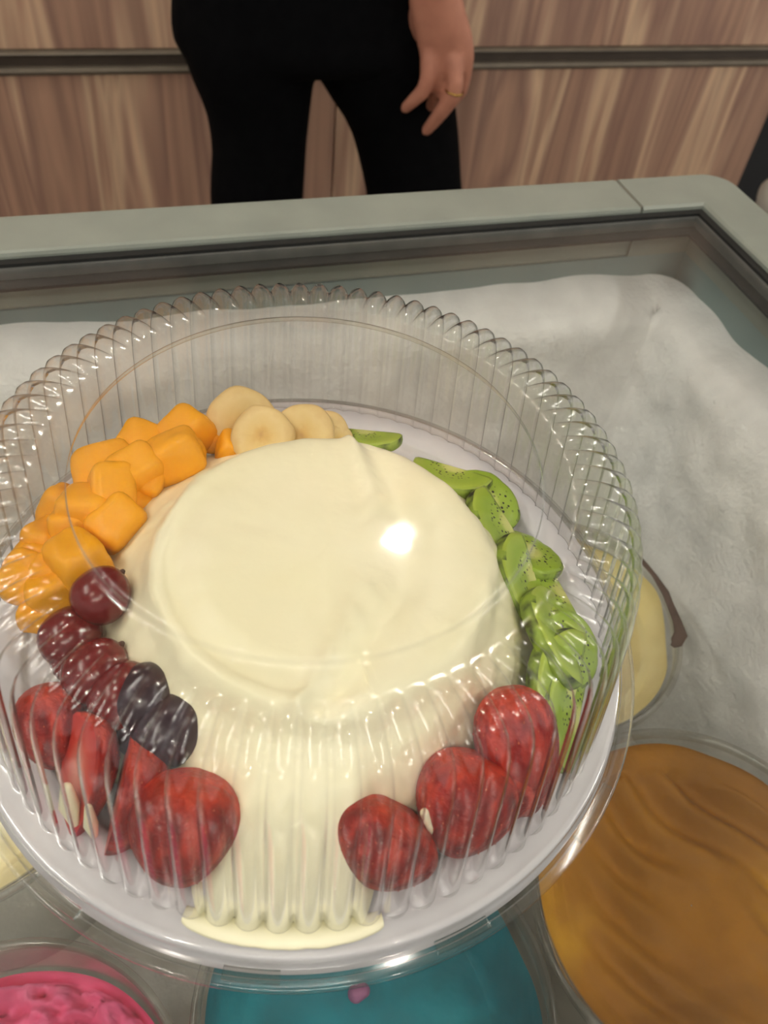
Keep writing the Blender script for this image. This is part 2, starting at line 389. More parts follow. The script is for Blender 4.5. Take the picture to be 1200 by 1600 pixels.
# dark recess right of the panels
dr = tag(bm_obj('door_1', box_bm(s_end, s_end + 1.3, .03, .07, FLOOR_Z, CEIL_Z), M['dark'], loc=W0, rot=wrot), kind='structure')
# grey bin beside the dark doorway
bp = at_d(1212, 330, 1.50); 
bn = ob('waste_bin', None, loc=(bp.x + .13, bp.y + .02, FLOOR_Z)); tag(bn, 'pale grey plastic bin in front of the dark doorway', 'bin')
hb = bp.z - FLOOR_Z + .012
ob('bin_body', lathe('bin_body', [(0, .001), (.12, .001), (.125, .006), (.15, hb - .02), (.15, hb - .015), (.143, hb - .015), (.12, .012), (0, .012)], 40), M['bin'], bn)
ob('bin_lid', lathe('bin_lid', [(.152, hb - .022), (.154, hb - .01), (.14, hb + .006), (.08, hb + .014), (0, hb + .016)], 40), M['bin'], bn)

# lamps
def downlight(x, y, label):
    t = ob('ceiling_downlight', None, loc=(x, y, CEIL_Z)); tag(t, label, 'lamp', 'ceiling downlights')
    ob('trim_ring', lathe('trim_ring', [(.085, -.001), (.085, -.008), (.066, -.010), (.050, -.004), (.036, -.006), (.034, -.013), (.033, -.012)], 32), M['white_metal'], t)
    ob('reflector', lathe('reflector', [(.066, -.0105), (.036, -.0068), (.034, -.0135)], 32), M['white_metal'], t)
    ob('diffuser', lathe('diffuser', [(.033, -.012), (.022, -.016), (0.0005, -.018)], 16), M['lamp'], t)
lp = ray(625, 856); tt = (CEIL_Z - .1084) / -lp.z; hitp = at_z(625, 856, .1084)
for (x, y, lb) in ((hitp.x + lp.x * tt, hitp.y + lp.y * tt, 'round ceiling downlight nearest the wooden wall'), (-.95, .75, 'round ceiling downlight left above the freezer'),
                   (1.75, 1.35, 'round ceiling downlight right above the freezer'), (-.55, -.75, 'added unseen ceiling downlight left behind the camera, brightening frost and wall'), (.75, -.85, 'added unseen ceiling downlight right behind the camera, brightening frost and wall')):  # the pair behind the camera is added to light frost and wall frontally
    downlight(x, y, lb)
def tubelight(x, y, rz, label):
    t = ob('tube_lamp', None, loc=(x, y, CEIL_Z), rot=(0, 0, rz)); tag(t, label, 'lamp', 'ceiling tube lamps')
    bm_obj('housing', box_bm(-.62, .62, -.035, .035, -.03, -.001, .004), M['white_metal'], t)
    V, F = tube([(-.585, 0, -.05), (.585, 0, -.05)], [.016, .016], 12); ob('light_tube', me('light_tube', V, F), M['tubelamp'], t)
    for s in (-1, 1): bm_obj('end_cap', box_bm(-.02 + s * .6, .02 + s * .6, -.02, .02, -.07, -.03, .003), M['white_metal'], t)
tubelight(-1.45, -.1, PI / 2 + YAW, 'long tube lamp on the ceiling left of the freezer')
tubelight(2.1, .3, PI / 2 + YAW, 'long tube lamp on the ceiling right of the freezer')
tubelight(.1, -1.5, YAW, 'added unseen tube lamp on the ceiling behind the camera, brightening frost and wall')  # added fill, no such lamp seen: frontal light for frost and wall

# ------------------------------------------------------------------ freezer
FR_Z = .008
inC = at_z(1100, 318, FR_Z); outC = at_z(965, 278, FR_Z)
cx_in, cy_in = inC.dot(EX), inC.dot(EY)
cy_out = (at_z(965, 278, FR_Z).dot(EY) + at_z(200, 325, FR_Z).dot(EY)) / 2
BW = cy_out - cy_in                                  # frame width
X1, Y1 = cx_in, cy_in                                # inner opening, right-back corner (freezer axes)
X0, Y0 = -1.0, -.11
frz = ob('chest_freezer', None, loc=(0, 0, FLOOR_Z), rot=(0, 0, YAW))
tag(frz, 'grey-framed chest freezer with a hazy glass top full of ice cream tubs', 'freezer')
def zz(z): return z - FLOOR_Z
# joint line of the corner piece
seam_pt = at_z(982, 298, FR_Z); sx = seam_pt.dot(EX)
CL = X1 + BW - sx                                    # length of a corner piece
FT, FB = FR_Z, -.035
CLY = .33
def rail_part(x0, x1, y0, y1):
    bm_obj('frame_rail', box_bm(x0, x1, y0, y1, zz(FB), zz(FT), .003, 2), M['frame'], frz, smooth=False)
g = .0007
rail_part(X0 - BW + CL + g, sx - g, Y1, Y1 + BW); rail_part(X0 - BW + CL + g, sx - g, Y0 - BW, Y0)
rail_part(X1, X1 + BW, Y0 - BW + CLY + g, Y1 + BW - CLY - g); rail_part(X0 - BW, X0, Y0 - BW + CLY + g, Y1 + BW - CLY - g)
def corner(cx, cy, sx_, sy_):
    """L-shaped corner piece, rounded outside; (cx, cy) the outer corner"""
    R = .022; pts = []
    pts.append((CL, 0));
    for i in range(9):
        a = -PI / 2 - i / 8 * PI / 2
        pts.append((R + R * math.cos(a), R + R * math.sin(a)))
    pts += [(0, CLY), (BW, CLY), (BW, BW), (CL, BW)]
    n = len(pts); V = []
    for z, ins in ((FB, 0), (FT - .002, 0), (FT, .002)):
        for (x, y) in pts:
            xx = x + (ins if x < 1e-6 or (x < R and y < R) else (-ins if abs(x - BW) < 1e-6 and y >= BW - 1e-6 else 0))
            yy = y + (ins if y < 1e-6 or (x < R and y < R) else (-ins if abs(y - BW) < 1e-6 and x >= BW - 1e-6 else 0))
            V.append((cx - sx_ * xx, cy - sy_ * yy, zz(z)))
    F = grid_faces(3, n); F.append(tuple(range(n))[::-1]); F.append(tuple(range(2 * n, 3 * n)))
    d = me('corner_piece', V, F, False)
    bm = bmesh.new(); bm.from_mesh(d); bmesh.ops.recalc_face_normals(bm, faces=bm.faces[:]); bm.to_mesh(d); bm.free()
    ob('corner_piece', d, M['frame'], frz)
corner(X1 + BW, Y1 + BW, 1, 1); corner(X0 - BW, Y1 + BW, -1, 1); corner(X1 + BW, Y0 - BW, 1, -1); corner(X0 - BW, Y0 - BW, -1, -1)
for (x, y) in ((sx, Y1 + BW / 2),):
    bm_obj('joint', box_bm(x - .0016, x + .0016, Y1 + .002, Y1 + BW - .002, zz(FB), zz(FT - .0006)), M['seam'], frz)
# gasket, trim strip and glass
def ringbox(name, off0, off1, z0, z1, mat):
    x0, x1, y0, y1 = X0 + off0, X1 - off0, Y0 + off0, Y1 - off0
    a, b_, c_, d_ = X0 + off1, X1 - off1, Y0 + off1, Y1 - off1
    V = []
    for z in (z0, z1):
        V += [(x0, y0, zz(z)), (x1, y0, zz(z)), (x1, y1, zz(z)), (x0, y1, zz(z)), (a, c_, zz(z)), (b_, c_, zz(z)), (b_, d_, zz(z)), (a, d_, zz(z))]
    F = []
    for i in range(4):
        j = (i + 1) % 4
        F += [(8 + i, 8 + j, 12 + j, 12 + i), (i, 4 + i, 4 + j, j), (4 + i, 12 + i, 12 + j, 4 + j), (i, j, 8 + j, 8 + i)]
    return ob(name, me(name, V, F, False), mat, frz)
ringbox('gasket', .0003, .0062, -.006, .0035, M['gasket'])
ringbox('trim_strip', .0064, .0086, -.006, .0012, M['alu'])
ringbox('seal_band', .0088, .019, -.0085, -.0062, M['gasket'])
bm_obj('glass_pane', box_bm(X0 + .0005, X1 - .0005, Y0 + .0005, Y1 - .0005, zz(-.006), zz(0.0)), M['pane'], frz)
# liner walls, floor, outer body
IN_Z = -.33
t_ = .004
bm_obj('liner_wall', box_bm(X0, X1, Y1, Y1 + t_, zz(IN_Z), zz(FB)), M['liner'], frz)
bm_obj('liner_wall', box_bm(X1, X1 + t_, Y0, Y1, zz(IN_Z), zz(FB)), M['liner'], frz)
bm_obj('liner_wall', box_bm(X0, X1, Y0 - t_, Y0, zz(IN_Z), zz(FB)), M['liner'], frz)
bm_obj('liner_wall', box_bm(X0 - t_, X0, Y0, Y1, zz(IN_Z), zz(FB)), M['liner'], frz)
bm_obj('liner_floor', box_bm(X0, X1, Y0, Y1, zz(IN_Z - .01), zz(IN_Z)), M['frostfloor'], frz)
bb = BW - .006
for (x0, x1, y0, y1) in ((X0 - bb, X1 + bb, Y1 + .006, Y1 + bb), (X0 - bb, X1 + bb, Y0 - bb, Y0 - .006), (X1 + .006, X1 + bb, Y0, Y1), (X0 - bb, X0 - .006, Y0, Y1)):
    bm_obj('body_panel', box_bm(x0, x1, y0, y1, .06, zz(FB), .002, 1), M['body'], frz)
bm_obj('body_base', box_bm(X0 - .02, X1 + .02, Y0 - .02, Y1 + .02, .0005, .06), M['gasket'], frz)

# frost: swept along the right wall, round the corner and along the back wall
def frost():
    R = .035; path = []
    n1, n2 = 120, 170
    for i in range(n1): path.append((X1, Y0 + (Y1 - R - Y0) * i / (n1 - 1), -1, 0))
    for i in range(1, 12):
        a = i / 12 * PI / 2
        path.append((X1 - R + R * math.cos(a), Y1 - R + R * math.sin(a), -math.cos(a), -math.sin(a)))
    for i in range(n2): path.append((X1 - R - (X1 - R - X0) * i / (n2 - 1), Y1, 0, -1))
    nv = 34; V = []
    for (x, y, nx, ny) in path:
        top = -.052 + .008 * nz(x, y, 0, 6, 3) + .006 * nz(x, y, 0, 22, 9) + .010 * max(0, min(1, (.1 - x) / .5))
        for j in range(nv):
            t = j / (nv - 1)
            z = top + (IN_Z - top) * t ** 1.25
            d = top - z
            th = .044 * (1 - math.exp(-d / .009))
            th += .010 * max(0, nz(x, y, z, 14, 5)) * min(1, d / .02) + .004 * nz(x, y, z, 45, 1) * min(1, d / .01)
            th += .17 * max(0, d - .03)
            V.append((x + nx * (th - .0005), y + ny * (th - .0005), zz(z)))
    F = grid_faces(len(path), nv, False)
    d = me('frost', V, F)
    bm = bmesh.new(); bm.from_mesh(d); bmesh.ops.recalc_face_normals(bm, faces=bm.faces[:]); bm.to_mesh(d); bm.free()
    o = ob('frost', d, M['frost'], loc=(0, 0, FLOOR_Z), rot=(0, 0, YAW))
    tag(o, 'thick white frost crusted along the inner freezer walls', 'frost', kind='stuff')
frost()

# ------------------------------------------------------------------ ice cream tubs inside the freezer
TZ, TR, TH = -.15, .0935, .165
def tub(cx, cy, R, label, mat, level, style, seed):
    t = ob('ice_cream_tub', None, loc=(cx, cy, TZ - TH)); tag(t, label, 'tub', 'tubs of ice cream in the freezer')
    ob('tub_wall', lathe('tub_wall', [(0.0005, .001), (R * .84, .001), (R * .86, .006), (R * .955, TH - .012), (R * .955, TH - .004), (R * .97, TH)], 72), M['tub'], t)
    ob('rim', lathe('rim', [(R * .955, TH - .006), (R, TH - .007), (R * 1.005, TH - .002), (R * .99, TH), (R * .955, TH), (R * .955, TH - .006)], 72), M['tub'], t)
    n, rows = 144, 64; V = []
    Ri = R * .945
    for i in range(rows):
        q = i / (rows - 1)
        for j in range(n):
            a = 2 * PI * j / n
            ca, sa = math.cos(a), math.sin(a)
            if q < .22:                                # coat clinging to the wall
                s = q / .22
                coat = TH - .010 + .012 * nz(ca * 2, sa * 2, 0, 1, seed)
                if style == 'pink': coat = level + .012 + .006 * nz(ca * 2, sa * 2, 0, 1, seed)
                z = coat + (level - coat) * s
                rr = Ri * (.955 + .045 * z / TH) - .0012 - (.004 if style == 'pink' else .012) * s * s
            else:
                s = (q - .22) / .78
                rr = (Ri * .97 - (.006 if style == 'pink' else .014)) * (1 - s) + .0004
                x, y = rr * ca, rr * sa
                z = level - .004 * s
                if style == 'pink': z += .020 * abs(nz(x, y, 0, 60, seed + .37)) + .014 * abs(nz(x, y, 0, 130, seed + .71)) + .006 * nz(x, y, 0, 290, seed + .2)
                elif style == 'yellow': z += .009 * math.sin((x * .5 + y * .85) * 260 + 4 * nz(x, y, 0, 14, seed + .3)) * max(0, .15 + nz(x, y, 0, 12, seed + .3) + 9 * max(0, y - .02)) + .008 * nz(x, y, 0, 24, seed + .4)
                elif style == 'teal': z += .012 * nz(x, y, 0, 20, seed) - .02 * (1 - (rr / Ri)) 
                else: z += .012 * math.sin(rr * 190 + 3 * nz(x, y, 0, 10, seed)) * .6 + .008 * nz(x, y, 0, 25, seed)
            V.append((rr * ca, rr * sa, z))
    ob('ice_cream', me('ice_cream', V, grid_faces(rows, n)), mat, t)
    return t
tub(-.1325, .0134, .0862, 'tub of crumbly bright pink ice cream under the glass', M['ice_pink'], TH - .050, 'pink', 2.0)
tt_ = tub(.0293, .0876, .0902, 'tub of turquoise ice cream below the front of the cake box', M['ice_teal'], TH - .05, 'teal', 5.0)
yl = tub(.2057, .1644, .0990, 'tub of orange-yellow ice cream right of the cake box', M['ice_yellow'], TH - .020, 'yellow', 8.0)
cr = tub(.1247, .3392, .0920, 'tub of pale vanilla ice cream with a dark smear on its rim', M['ice_cream'], TH - .022, 'cream', 11.0)
tub(-.227, .187, .0930, 'tub of pale cream ice cream peeking out at the left edge', M['ice_cream'], TH - .02, 'cream', 14.0)
# dark smear on the rim of the vanilla tub, stains
def smear():
    pts, rr = [], []
    c0 = Vector((.1247, .3392, 0))
    for i, (px, py, r_) in enumerate(((985, 858, .0022), (1003, 876, .0030), (1022, 898, .0034), (1040, 926, .0044), (1047, 945, .0038), (1058, 970, .0046), (1064, 990, .0065), (1058, 1003, .0060), (1051, 1008, .003))):
        p = at_z(px, py, TZ + .002); pts.append(p - Vector((.1247, .3392, TZ - TH))); rr.append(r_)
    rr = [r_ * .72 for r_ in rr]; V, F = tube(pts, rr, 10, (Vector((0, 0, 1)), .35))
    V = [v + Vector((.0012 * nz(v.x, v.y, v.z, 300, 2), .0012 * nz(v.x, v.y, v.z, 300, 5), 0)) for v in V]
    ob('chocolate_smear', me('chocolate_smear', V, F), M['choc'], cr, )
smear()
V, F = tube([Vector((0, 0, 0)), Vector((.004, .002, .001))], [.005, .004], 10)
fp = at_z(556, 1553, TZ - .055)
ob('fleck', me('fleck', V, F), M['fleck'], tt_, loc=fp - Vector((.0293, .0876, TZ - TH)))

# ------------------------------------------------------------------ cake box: tray, board, lid
NF, AMP = 81, .0038
F0 = math.radians(-89.4)
def flute(a):
    """0 in the crease, 1 on the crest"""
    q = ((a - F0) / (2 * PI) * NF + .5) % 1.0 - .5
    return max(0, 1 - (2 * q) ** 2) ** .85
LP = [  # crease radius, z, flute share
    (.1372, .0150, 0), (.1340, .0152, 0), (.1306, .0156, 0), (.1285, .0160, .3), (.1276, .0168, .85), (.1272, .018, 1), (.1266, .023, 1), (.1256, .033, 1), (.1243, .045, 1), (.1230, .057, 1),
    (.1219, .067, 1), (.1209, .076, 1), (.1199, .0835, 1), (.1187, .0895, 1), (.1170, .0940, 1), (.1144, .0978, 1), (.1108, .1005, 1), (.1060, .1024, 1), (.1020, .1034, .98), (.0990, .1038, .90), (.0970, .1041, .76), (.0956, .1043, .55), (.0948, .1044, .32), (.0942, .1045, 0), (.0900, .1045, 0),
    (.0850, .1045, 0), (.0834, .1046, 0), (.0827, .1051, 0), (.0824, .1060, 0), (.0822, .1074, 0), (.0818, .1081, 0), (.0806, .1084, 0), (.070, .1086, 0), (.050, .1087, 0), (.025, .1088, 0), (.0004, .1088, 0)]
def lid_r(z):
    """inner crease radius at a height"""
    for (a, b_) in zip(LP[5:], LP[6:]):
        if a[1] <= z <= b_[1]: return a[0] + (b_[0] - a[0]) * (z - a[1]) / (b_[1] - a[1])
    return LP[5][0] if z < LP[5][1] else .08
def make_lid():
    # the profile refined
    pr = []
    for i in range(len(LP) - 1):
        for s in range(2): pr.append(tuple(LP[i][k_] + (LP[i + 1][k_] - LP[i][k_]) * s / 2 for k_ in range(3)))
    pr.append(LP[-1])
    pr = [(.1452, .0078, 0), (.1452, .0086, 0), (.1446, .0092, 0), (.1398, .0095, 0), (.1388, .0102, 0), (.1383, .0118, 0), (.1381, .0138, 0), (.1378, .0146, 0)] + pr
    n = NF * 10; V = []
    for (r, z, s) in pr:
        for j in range(n):
            a = F0 + 2 * PI * j / n
            f_ = flute(a)
            rr = r + AMP * s * f_
            V.append((rr * math.cos(a), rr * math.sin(a), z + (.0024 * s * f_ * min(1, max(0, (z - .090) / .010)))))
    kk = next(i for i, q_ in enumerate(pr) if q_[0] <= .0807 and q_[1] > .1)
    top = [v for v in V[kk * n:]]
    return me('dome', V[:(kk + 1) * n], grid_faces(kk + 1, n)), me('top_panel', top, grid_faces(len(pr) - kk, n))
lid = ob('cake_dome_lid', None, loc=(AX, AY, 0)); tag(lid, 'clear fluted plastic dome lid over the cream cake', 'lid')
dm, tp = make_lid(); ob('dome', dm, M['lid'], lid); ob('top_panel', tp, M['lidtop'], lid)
def arc_block(a0, a1, rr0, rr1, z0, z1, n=10):
    V = []
    for i in range(n + 1):
        a = a0 + (a1 - a0) * i / n
        for (r, z) in ((rr0, z0), (rr1, z0), (rr1, z1), (rr0, z1)): V.append((r * math.cos(a), r * math.sin(a), z))
    F = grid_faces(n + 1, 4); F.append((3, 2, 1, 0)); F.append(tuple(4 * n + i for i in range(4)))
    return V, F
def ang_of(px, py, z=.008):
    p = at_z(px, py, z); return math.atan2(p.y - AY, p.x - AX)
for (p0, p1) in (((47, 1385), (118, 1440)), ((346, 1533), (437, 1541)), ((684, 1495), (768, 1456)), ((905, 1320), (950, 1235))):
    V, F = arc_block(ang_of(*p0), ang_of(*p1), .1402, .1442, .0094, .0118)
    ob('lock_tab', me('lock_tab', V, F, False), M['lid'], lid)
tray = ob('cake_tray', None, loc=(AX, AY, 0)); tag(tray, 'clear plastic cake tray with a flat flange under the white board', 'tray')
ob('tray_base', lathe('tray_base', [(.0004, .0006), (.120, .0006), (.134, .0006), (.1400, .0010), (.1412, .0020), (.1416, .0050), (.1422, .0062)], 160), M['tray'], tray)
ob('flange', lathe('flange', [(.1422, .0062), (.1440, .0066), (.1453, .0066), (.1456, .0060), (.1456, .0030)], 160), M['tray'], tray)
board = ob('cake_board', lathe('cake_board', [(.0004, .0012), (.1375, .0012), (.1396, .0020), (.1398, .0030), (.1380, .0085), (.1372, .0132), (.1352, .0136), (.1335, .0134), (.1320, .0144), (.1240, .0146), (.1180, .0143), (.1168, .0132), (.1158, .0112), (.1140, .0104), (.08, .0102), (.0004, .0102)], 160), M['board'], loc=(AX, AY, 0))
tag(board, 'round white cake board under the cream cake and fruit', 'board')
BZ = .0104

# ------------------------------------------------------------------ cream cake
TA = math.radians(-84.5)             # direction of the cream tongue
def wrap(a): return (a + PI) % (2 * PI) - PI
CXo, CYo, RT, ZT = .007, -.006, .0665, .0635
def make_cake():
    n = 972
    prof = [(0, 0), (.12, 0), (.25, 0), (.38, 0), (.5, 0), (.6, 0), (.7, 0), (.78, 0), (.86, .0001), (.91, .0005), (.95, .0012), (.98, .0026), (1.005, .0050), (1.03, .0082), (1.055, .0122)]
    V = []; rows = 0
    low, drop = 24, 6
    for i in range(len(prof) + low + drop):
        for j in range(n):
            a = F0 + 2 * PI * j / n
            ca, sa = math.cos(a), math.sin(a)
            rtop = RT * (1 + .018 * nz(ca * 1.5, sa * 1.5, 0, 1, 4) + .006 * nz(ca * 6, sa * 6, 0, 1, 2))
            da = abs(wrap(a - TA))
            def step(w0, w1):
                t_ = max(0, min(1, (math.radians(w0) - da) / math.radians(w0 - w1))); return t_ * t_ * (3 - 2 * t_)
            tw = step(19, 10.5); wide = step(52, 12)
            rob = .101 + .004 * nz(ca * 3, sa * 3, 0, 1, 8) + .009 * math.exp(-(wrap(a - 2.35) / .45) ** 2) + .010 * wide
            ro = rob + (.1272 - rob) * tw
            zend = BZ + (.0235 - BZ) * tw
            if i < len(prof):
                f_, dz = prof[i]
                x, y = CXo + rtop * f_ * ca, CYo + rtop * f_ * sa
                z = ZT - dz
            else:
                s = min(1, (i - len(prof) + 1) / low)
                x0, y0 = CXo + rtop * 1.055 * ca, CYo + rtop * 1.055 * sa; z0 = ZT - .0122
                x, y = x0 + (ro * ca - x0) * s, y0 + (ro * sa - y0) * s
                rs = math.hypot(x0, y0); rr = math.hypot(x, y)
                q = min(1, max(0, (rr - rs) / (rob - rs))); qt = min(1, max(0, (rr - rs) / (.1272 - rs)))
                zm = z0 + (BZ - z0) * (.55 * q ** .7 + .45 * q ** 2.2)
                zt = z0 + (.0235 - z0) * (.80 * qt ** .72 + .20 * qt ** 2)
                z = zm + (zt - zm) * tw
                if i >= len(prof) + low:
                    t_ = (i - len(prof) - low + 1) / drop
                    z = zend + (min(zend, .0160) - zend) * t_
                    rr = math.hypot(x, y) + .0035 * tw * min(1, 2.2 * t_)
                    x, y = rr * ca, rr * sa
            if i < len(prof) - 3:
                z += .0034 * math.exp(-((x - .010 - .018 * math.cos((y + .005) * 26)) / .0030) ** 2) - .0032 * math.exp(-((x - .019 - .018 * math.cos((y + .005) * 26)) / .0050) ** 2)
                rq = math.hypot(x - CXo, y - CYo) / RT
                if x < .03: z -= .0052 * math.exp(-((rq - .86) / .06) ** 2) * max(0, -math.cos(math.atan2(y - CYo, x - CXo) - .75))
                z += .0008 * nz(x, y, 0, 45, 3) + .0004 * nz(x, y, 0, 140, 6)
            else:
                k_ = .0016 * nz(x, y, z, 50, 7) + .0008 * nz(x, y, z, 130, 1)
                z += .6 * k_ * (1 if i < len(prof) + low else 0); x += k_ * ca; y += k_ * sa
            rr = math.hypot(x, y); lim = lid_r(max(z, .018)) + AMP * flute(a) - .0007
            if rr > lim: x, y = x * lim / rr, y * lim / rr
            V.append((x, y, max(z, BZ)))
        rows += 1
    return me('cream_mound', V, grid_faces(rows, n))
cake = ob('cream_cake', None, loc=(AX, AY, 0)); tag(cake, 'round cake smothered in pale cream sauce running down its front', 'cake')
ob('cream_mound', make_cake(), M['cream'], cake)
def puddle():
    n = 80; V = []; rim = []
    for i in range(n):
        t = i / (n - 1) * 2 - 1
        a = TA + math.radians(14.8) * t + math.radians(.3)
        ro = .1316 + .0034 * (1 - abs(t) ** 3) ** .7 + .0004 * nz(t * 6, 0, 0, 1, 3)
        for (r, z) in ((.1262, .0144), (.1272, .0161), (.130, .0164), (ro - .0006, .0160), (ro, .0146)):
            V.append((r * math.cos(a), r * math.sin(a), z))
    return me('cream_puddle', V, grid_faces(n, 5, False))
ob('cream_puddle', puddle(), M['cream'], cake)
def P3(px, py, z): return at_z(px, py, z)
def drip(pts, rads):
    V, F = tube([P3(*p) - Vector((AX, AY, 0)) for p in pts], rads, 12)
    ob('cream_drip', me('cream_drip', V, F), M['cream'], cake)

# ------------------------------------------------------------------ fruit
def fit_in(p, size, z):
    """keep a piece inside the dome"""
    dx, dy = p.x - AX, p.y - AY; r = math.hypot(dx, dy); mx = lid_r(max(z, .018)) - size
    if r > mx: p = Vector((AX + dx * mx / r, AY + dy * mx / r, p.z))
    return p
def soft_cube(name, seed, e=.33, nseg=9):
    bm = bmesh.new(); bmesh.ops.create_cube(bm, size=2); bmesh.ops.subdivide_edges(bm, edges=bm.edges[:], cuts=nseg - 2, use_grid_fill=True)
    for v in bm.verts:
        d = v.co.normalized(); p = 4.6
        k_ = (abs(d.x) ** p + abs(d.y) ** p + abs(d.z) ** p) ** (-1 / p)
        q = d * k_
        q += d * (.10 * nz(d.x, d.y, d.z, 1.3, seed) + .05 * nz(d.x, d.y, d.z, 3.5, seed + 3))
        q.x *= 1 + .12 * math.sin(seed) + .12 * q.z * math.cos(seed * 2); q.y *= 1 - .1 * math.sin(seed * 1.3)
        v.co = q
    d = bpy.data.meshes.new(name); bm.to_mesh(d); bm.free()
    d.polygons.foreach_set('use_smooth', [True] * len(d.polygons)); d.materials.append(M['mango']); return d
MC = [soft_cube('mango_cube', s) for s in (1.1, 2.7, 4.2, 5.9, 7.3)]
mango = [  # px, py, z, half size mm, label
    (292, 676, .036, 10.5, 'mango cube with a sharp top corner beside the big banana slice'),
    (324, 688, .029, 6, 'small mango piece wedged between big mango cube and banana'),
    (360, 700, .034, 6.5, 'thin mango piece lying in front of the banana slices'),
    (222, 695, .032, 10, 'mango cube on the back edge of the heap, left of the sharp-cornered one'),
    (272, 712, .042, 10, 'smooth mango cube resting against the white cream behind the cake'),
    (213, 735, .042, 10.5, 'flat-topped mango cube in the middle of the upper heap'),
    (143, 728, .034, 11, 'glossy rounded mango chunk at the back left of the heap'),
    (176, 768, .042, 9.5, 'deeper orange mango cube at the centre of the heap'),
    (232, 757, .036, 7, 'mango cube half sunk into the cream at the right of the heap'),
    (138, 797, .040, 9.5, 'mango cube left of the deep orange cube at the heap centre'),
    (182, 818, .040, 9.5, 'bright yellow mango cube touching the cream slope'),
    (208, 786, .034, 6, 'small mango bit squeezed between deep orange cube and cream'),
    (88, 792, .030, 9, 'greenish-tinged mango cube at the outer left of the heap'),
    (112, 828, .036, 8.5, 'mango cube just above the small dark gap in the heap'),
    (66, 812, .026, 7, 'small mango cube by the lid wall, outer left'),
    (74, 842, .030, 8, 'rounded mango cube by the lid wall under a bright flute reflection'),
    (70, 866, .030, 7, 'small orange mango cube above the lowest yellow pair'),
    (122, 878, .042, 11, 'large yellow mango cube above the dark red grapes'),
    (36, 884, .028, 8, 'mango cube farthest left against the lid wall'),
    (46, 906, .030, 9, 'bright mango cube at the lower left end of the heap'),
    (88, 893, .036, 7.5, 'glinting mango cube between the large yellow cube and the left end'),
    (86, 922, .034, 9, 'mango cube resting on the red grapes'),
    (250, 694, .030, 7, 'mango cube hidden partly between the two back cubes'),
    (148, 842, .033, 6, 'small mango bit below the bright yellow cube'),
    (62, 956, .026, 7, 'orange mango sliver lowest of the heap beside the grapes'),
]
for i, (px, py, z, hs, lb) in enumerate(mango):
    h = hs / 1000 * 1.1
    p = fit_in(P3(px, py, z), h * 1.05, z)
    o = ob('mango_cube', MC[i % 5], loc=p, rot=(random.uniform(-.5, .5), random.uniform(-.5, .5), random.uniform(0, 1.5)),
           scale=(h * random.uniform(.9, 1.12), h * random.uniform(.9, 1.1), h * random.uniform(.82, 1.0)))
    tag(o, lb, 'mango', 'diced mango beside the cake')

def disc_mesh(name, R, T, mat, half=False, wob=.03, rindmat=None):
    n = 48 if not half else 30
    prof = [(0.0, T / 2), (.35, T / 2), (.7, T / 2), (.9, T / 2 * .97), (.98, T / 2 * .75), (1, 0), (.98, -T / 2 * .75), (.9, -T / 2 * .97), (.7, -T / 2), (.35, -T / 2), (0.0, -T / 2)]
    V = []
    for (f_, z) in prof:
        for j in range(n):
            a = (2 * PI * j / n) if not half else PI * j / (n - 1)
            rr = R * (max(f_, .003)) * (1 + wob * nz(math.cos(a), math.sin(a), 0, 1.6, R * 900))
            x, y = rr * math.cos(a), rr * math.sin(a)
            V.append((x, y, z + .0004 * nz(x, y, z, 260, 3)))
    F = grid_faces(len(prof), n, not half)
    if half:                                                  # close the cut
        for i in range(len(prof) // 2):
            k_ = len(prof) - 1 - i
            if k_ - 1 > i:
                F.append((i * n, (i + 1) * n, (k_ - 1) * n, k_ * n)) if k_ - 1 != i + 1 else F.append((i * n, (i + 1) * n, k_ * n))
                b0 = n - 1
                F.append((k_ * n + b0, (k_ - 1) * n + b0, (i + 1) * n + b0, i * n + b0)) if k_ - 1 != i + 1 else F.append((k_ * n + b0, (i + 1) * n + b0, i * n + b0))
    d = me(name, V, F); d.materials.append(mat)
    bm = bmesh.new(); bm.from_mesh(d); bmesh.ops.remove_doubles(bm, verts=bm.verts[:], dist=.00002); bmesh.ops.recalc_face_normals(bm, faces=bm.faces[:])
    if rindmat:
        d.materials.append(rindmat)
        for f_ in bm.faces:
            c = f_.calc_center_median()
            if math.hypot(c.x, c.y) > R * .955: f_.material_index = 1
    bm.to_mesh(d); bm.free(); return d
BN = disc_mesh('banana_slice', .0162, .008, M['banana'], wob=.08)
tocam = lambda p: (CAM - p).normalized()
for (px, py, z, s, n_, lb) in (
    (380, 660, .036, 1.08, (.25, -.75, .65), 'largest banana slice leaning next to the mango cubes'),
    (412, 682, .044, .92, (-.2, -.6, .8), 'banana slice overlapping the front of the largest slice'),
    (472, 680, .040, .95, (.05, -.7, .7), 'upright banana slice in the middle of the row behind the cake'),
    (503, 682, .035, .82, (.35, -.6, .7), 'banana slice mostly hidden behind the middle upright slice'),
    (526, 692, .033, .55, (.4, -.5, .75), 'small banana end at the kiwi side of the row')):
    p = fit_in(P3(px, py, z), .012, z)
    o = ob('banana_slice', BN, loc=p, rot=rot_from(n_, px), scale=(s, s, s)); tag(o, lb, 'banana', 'banana slices behind the cake')

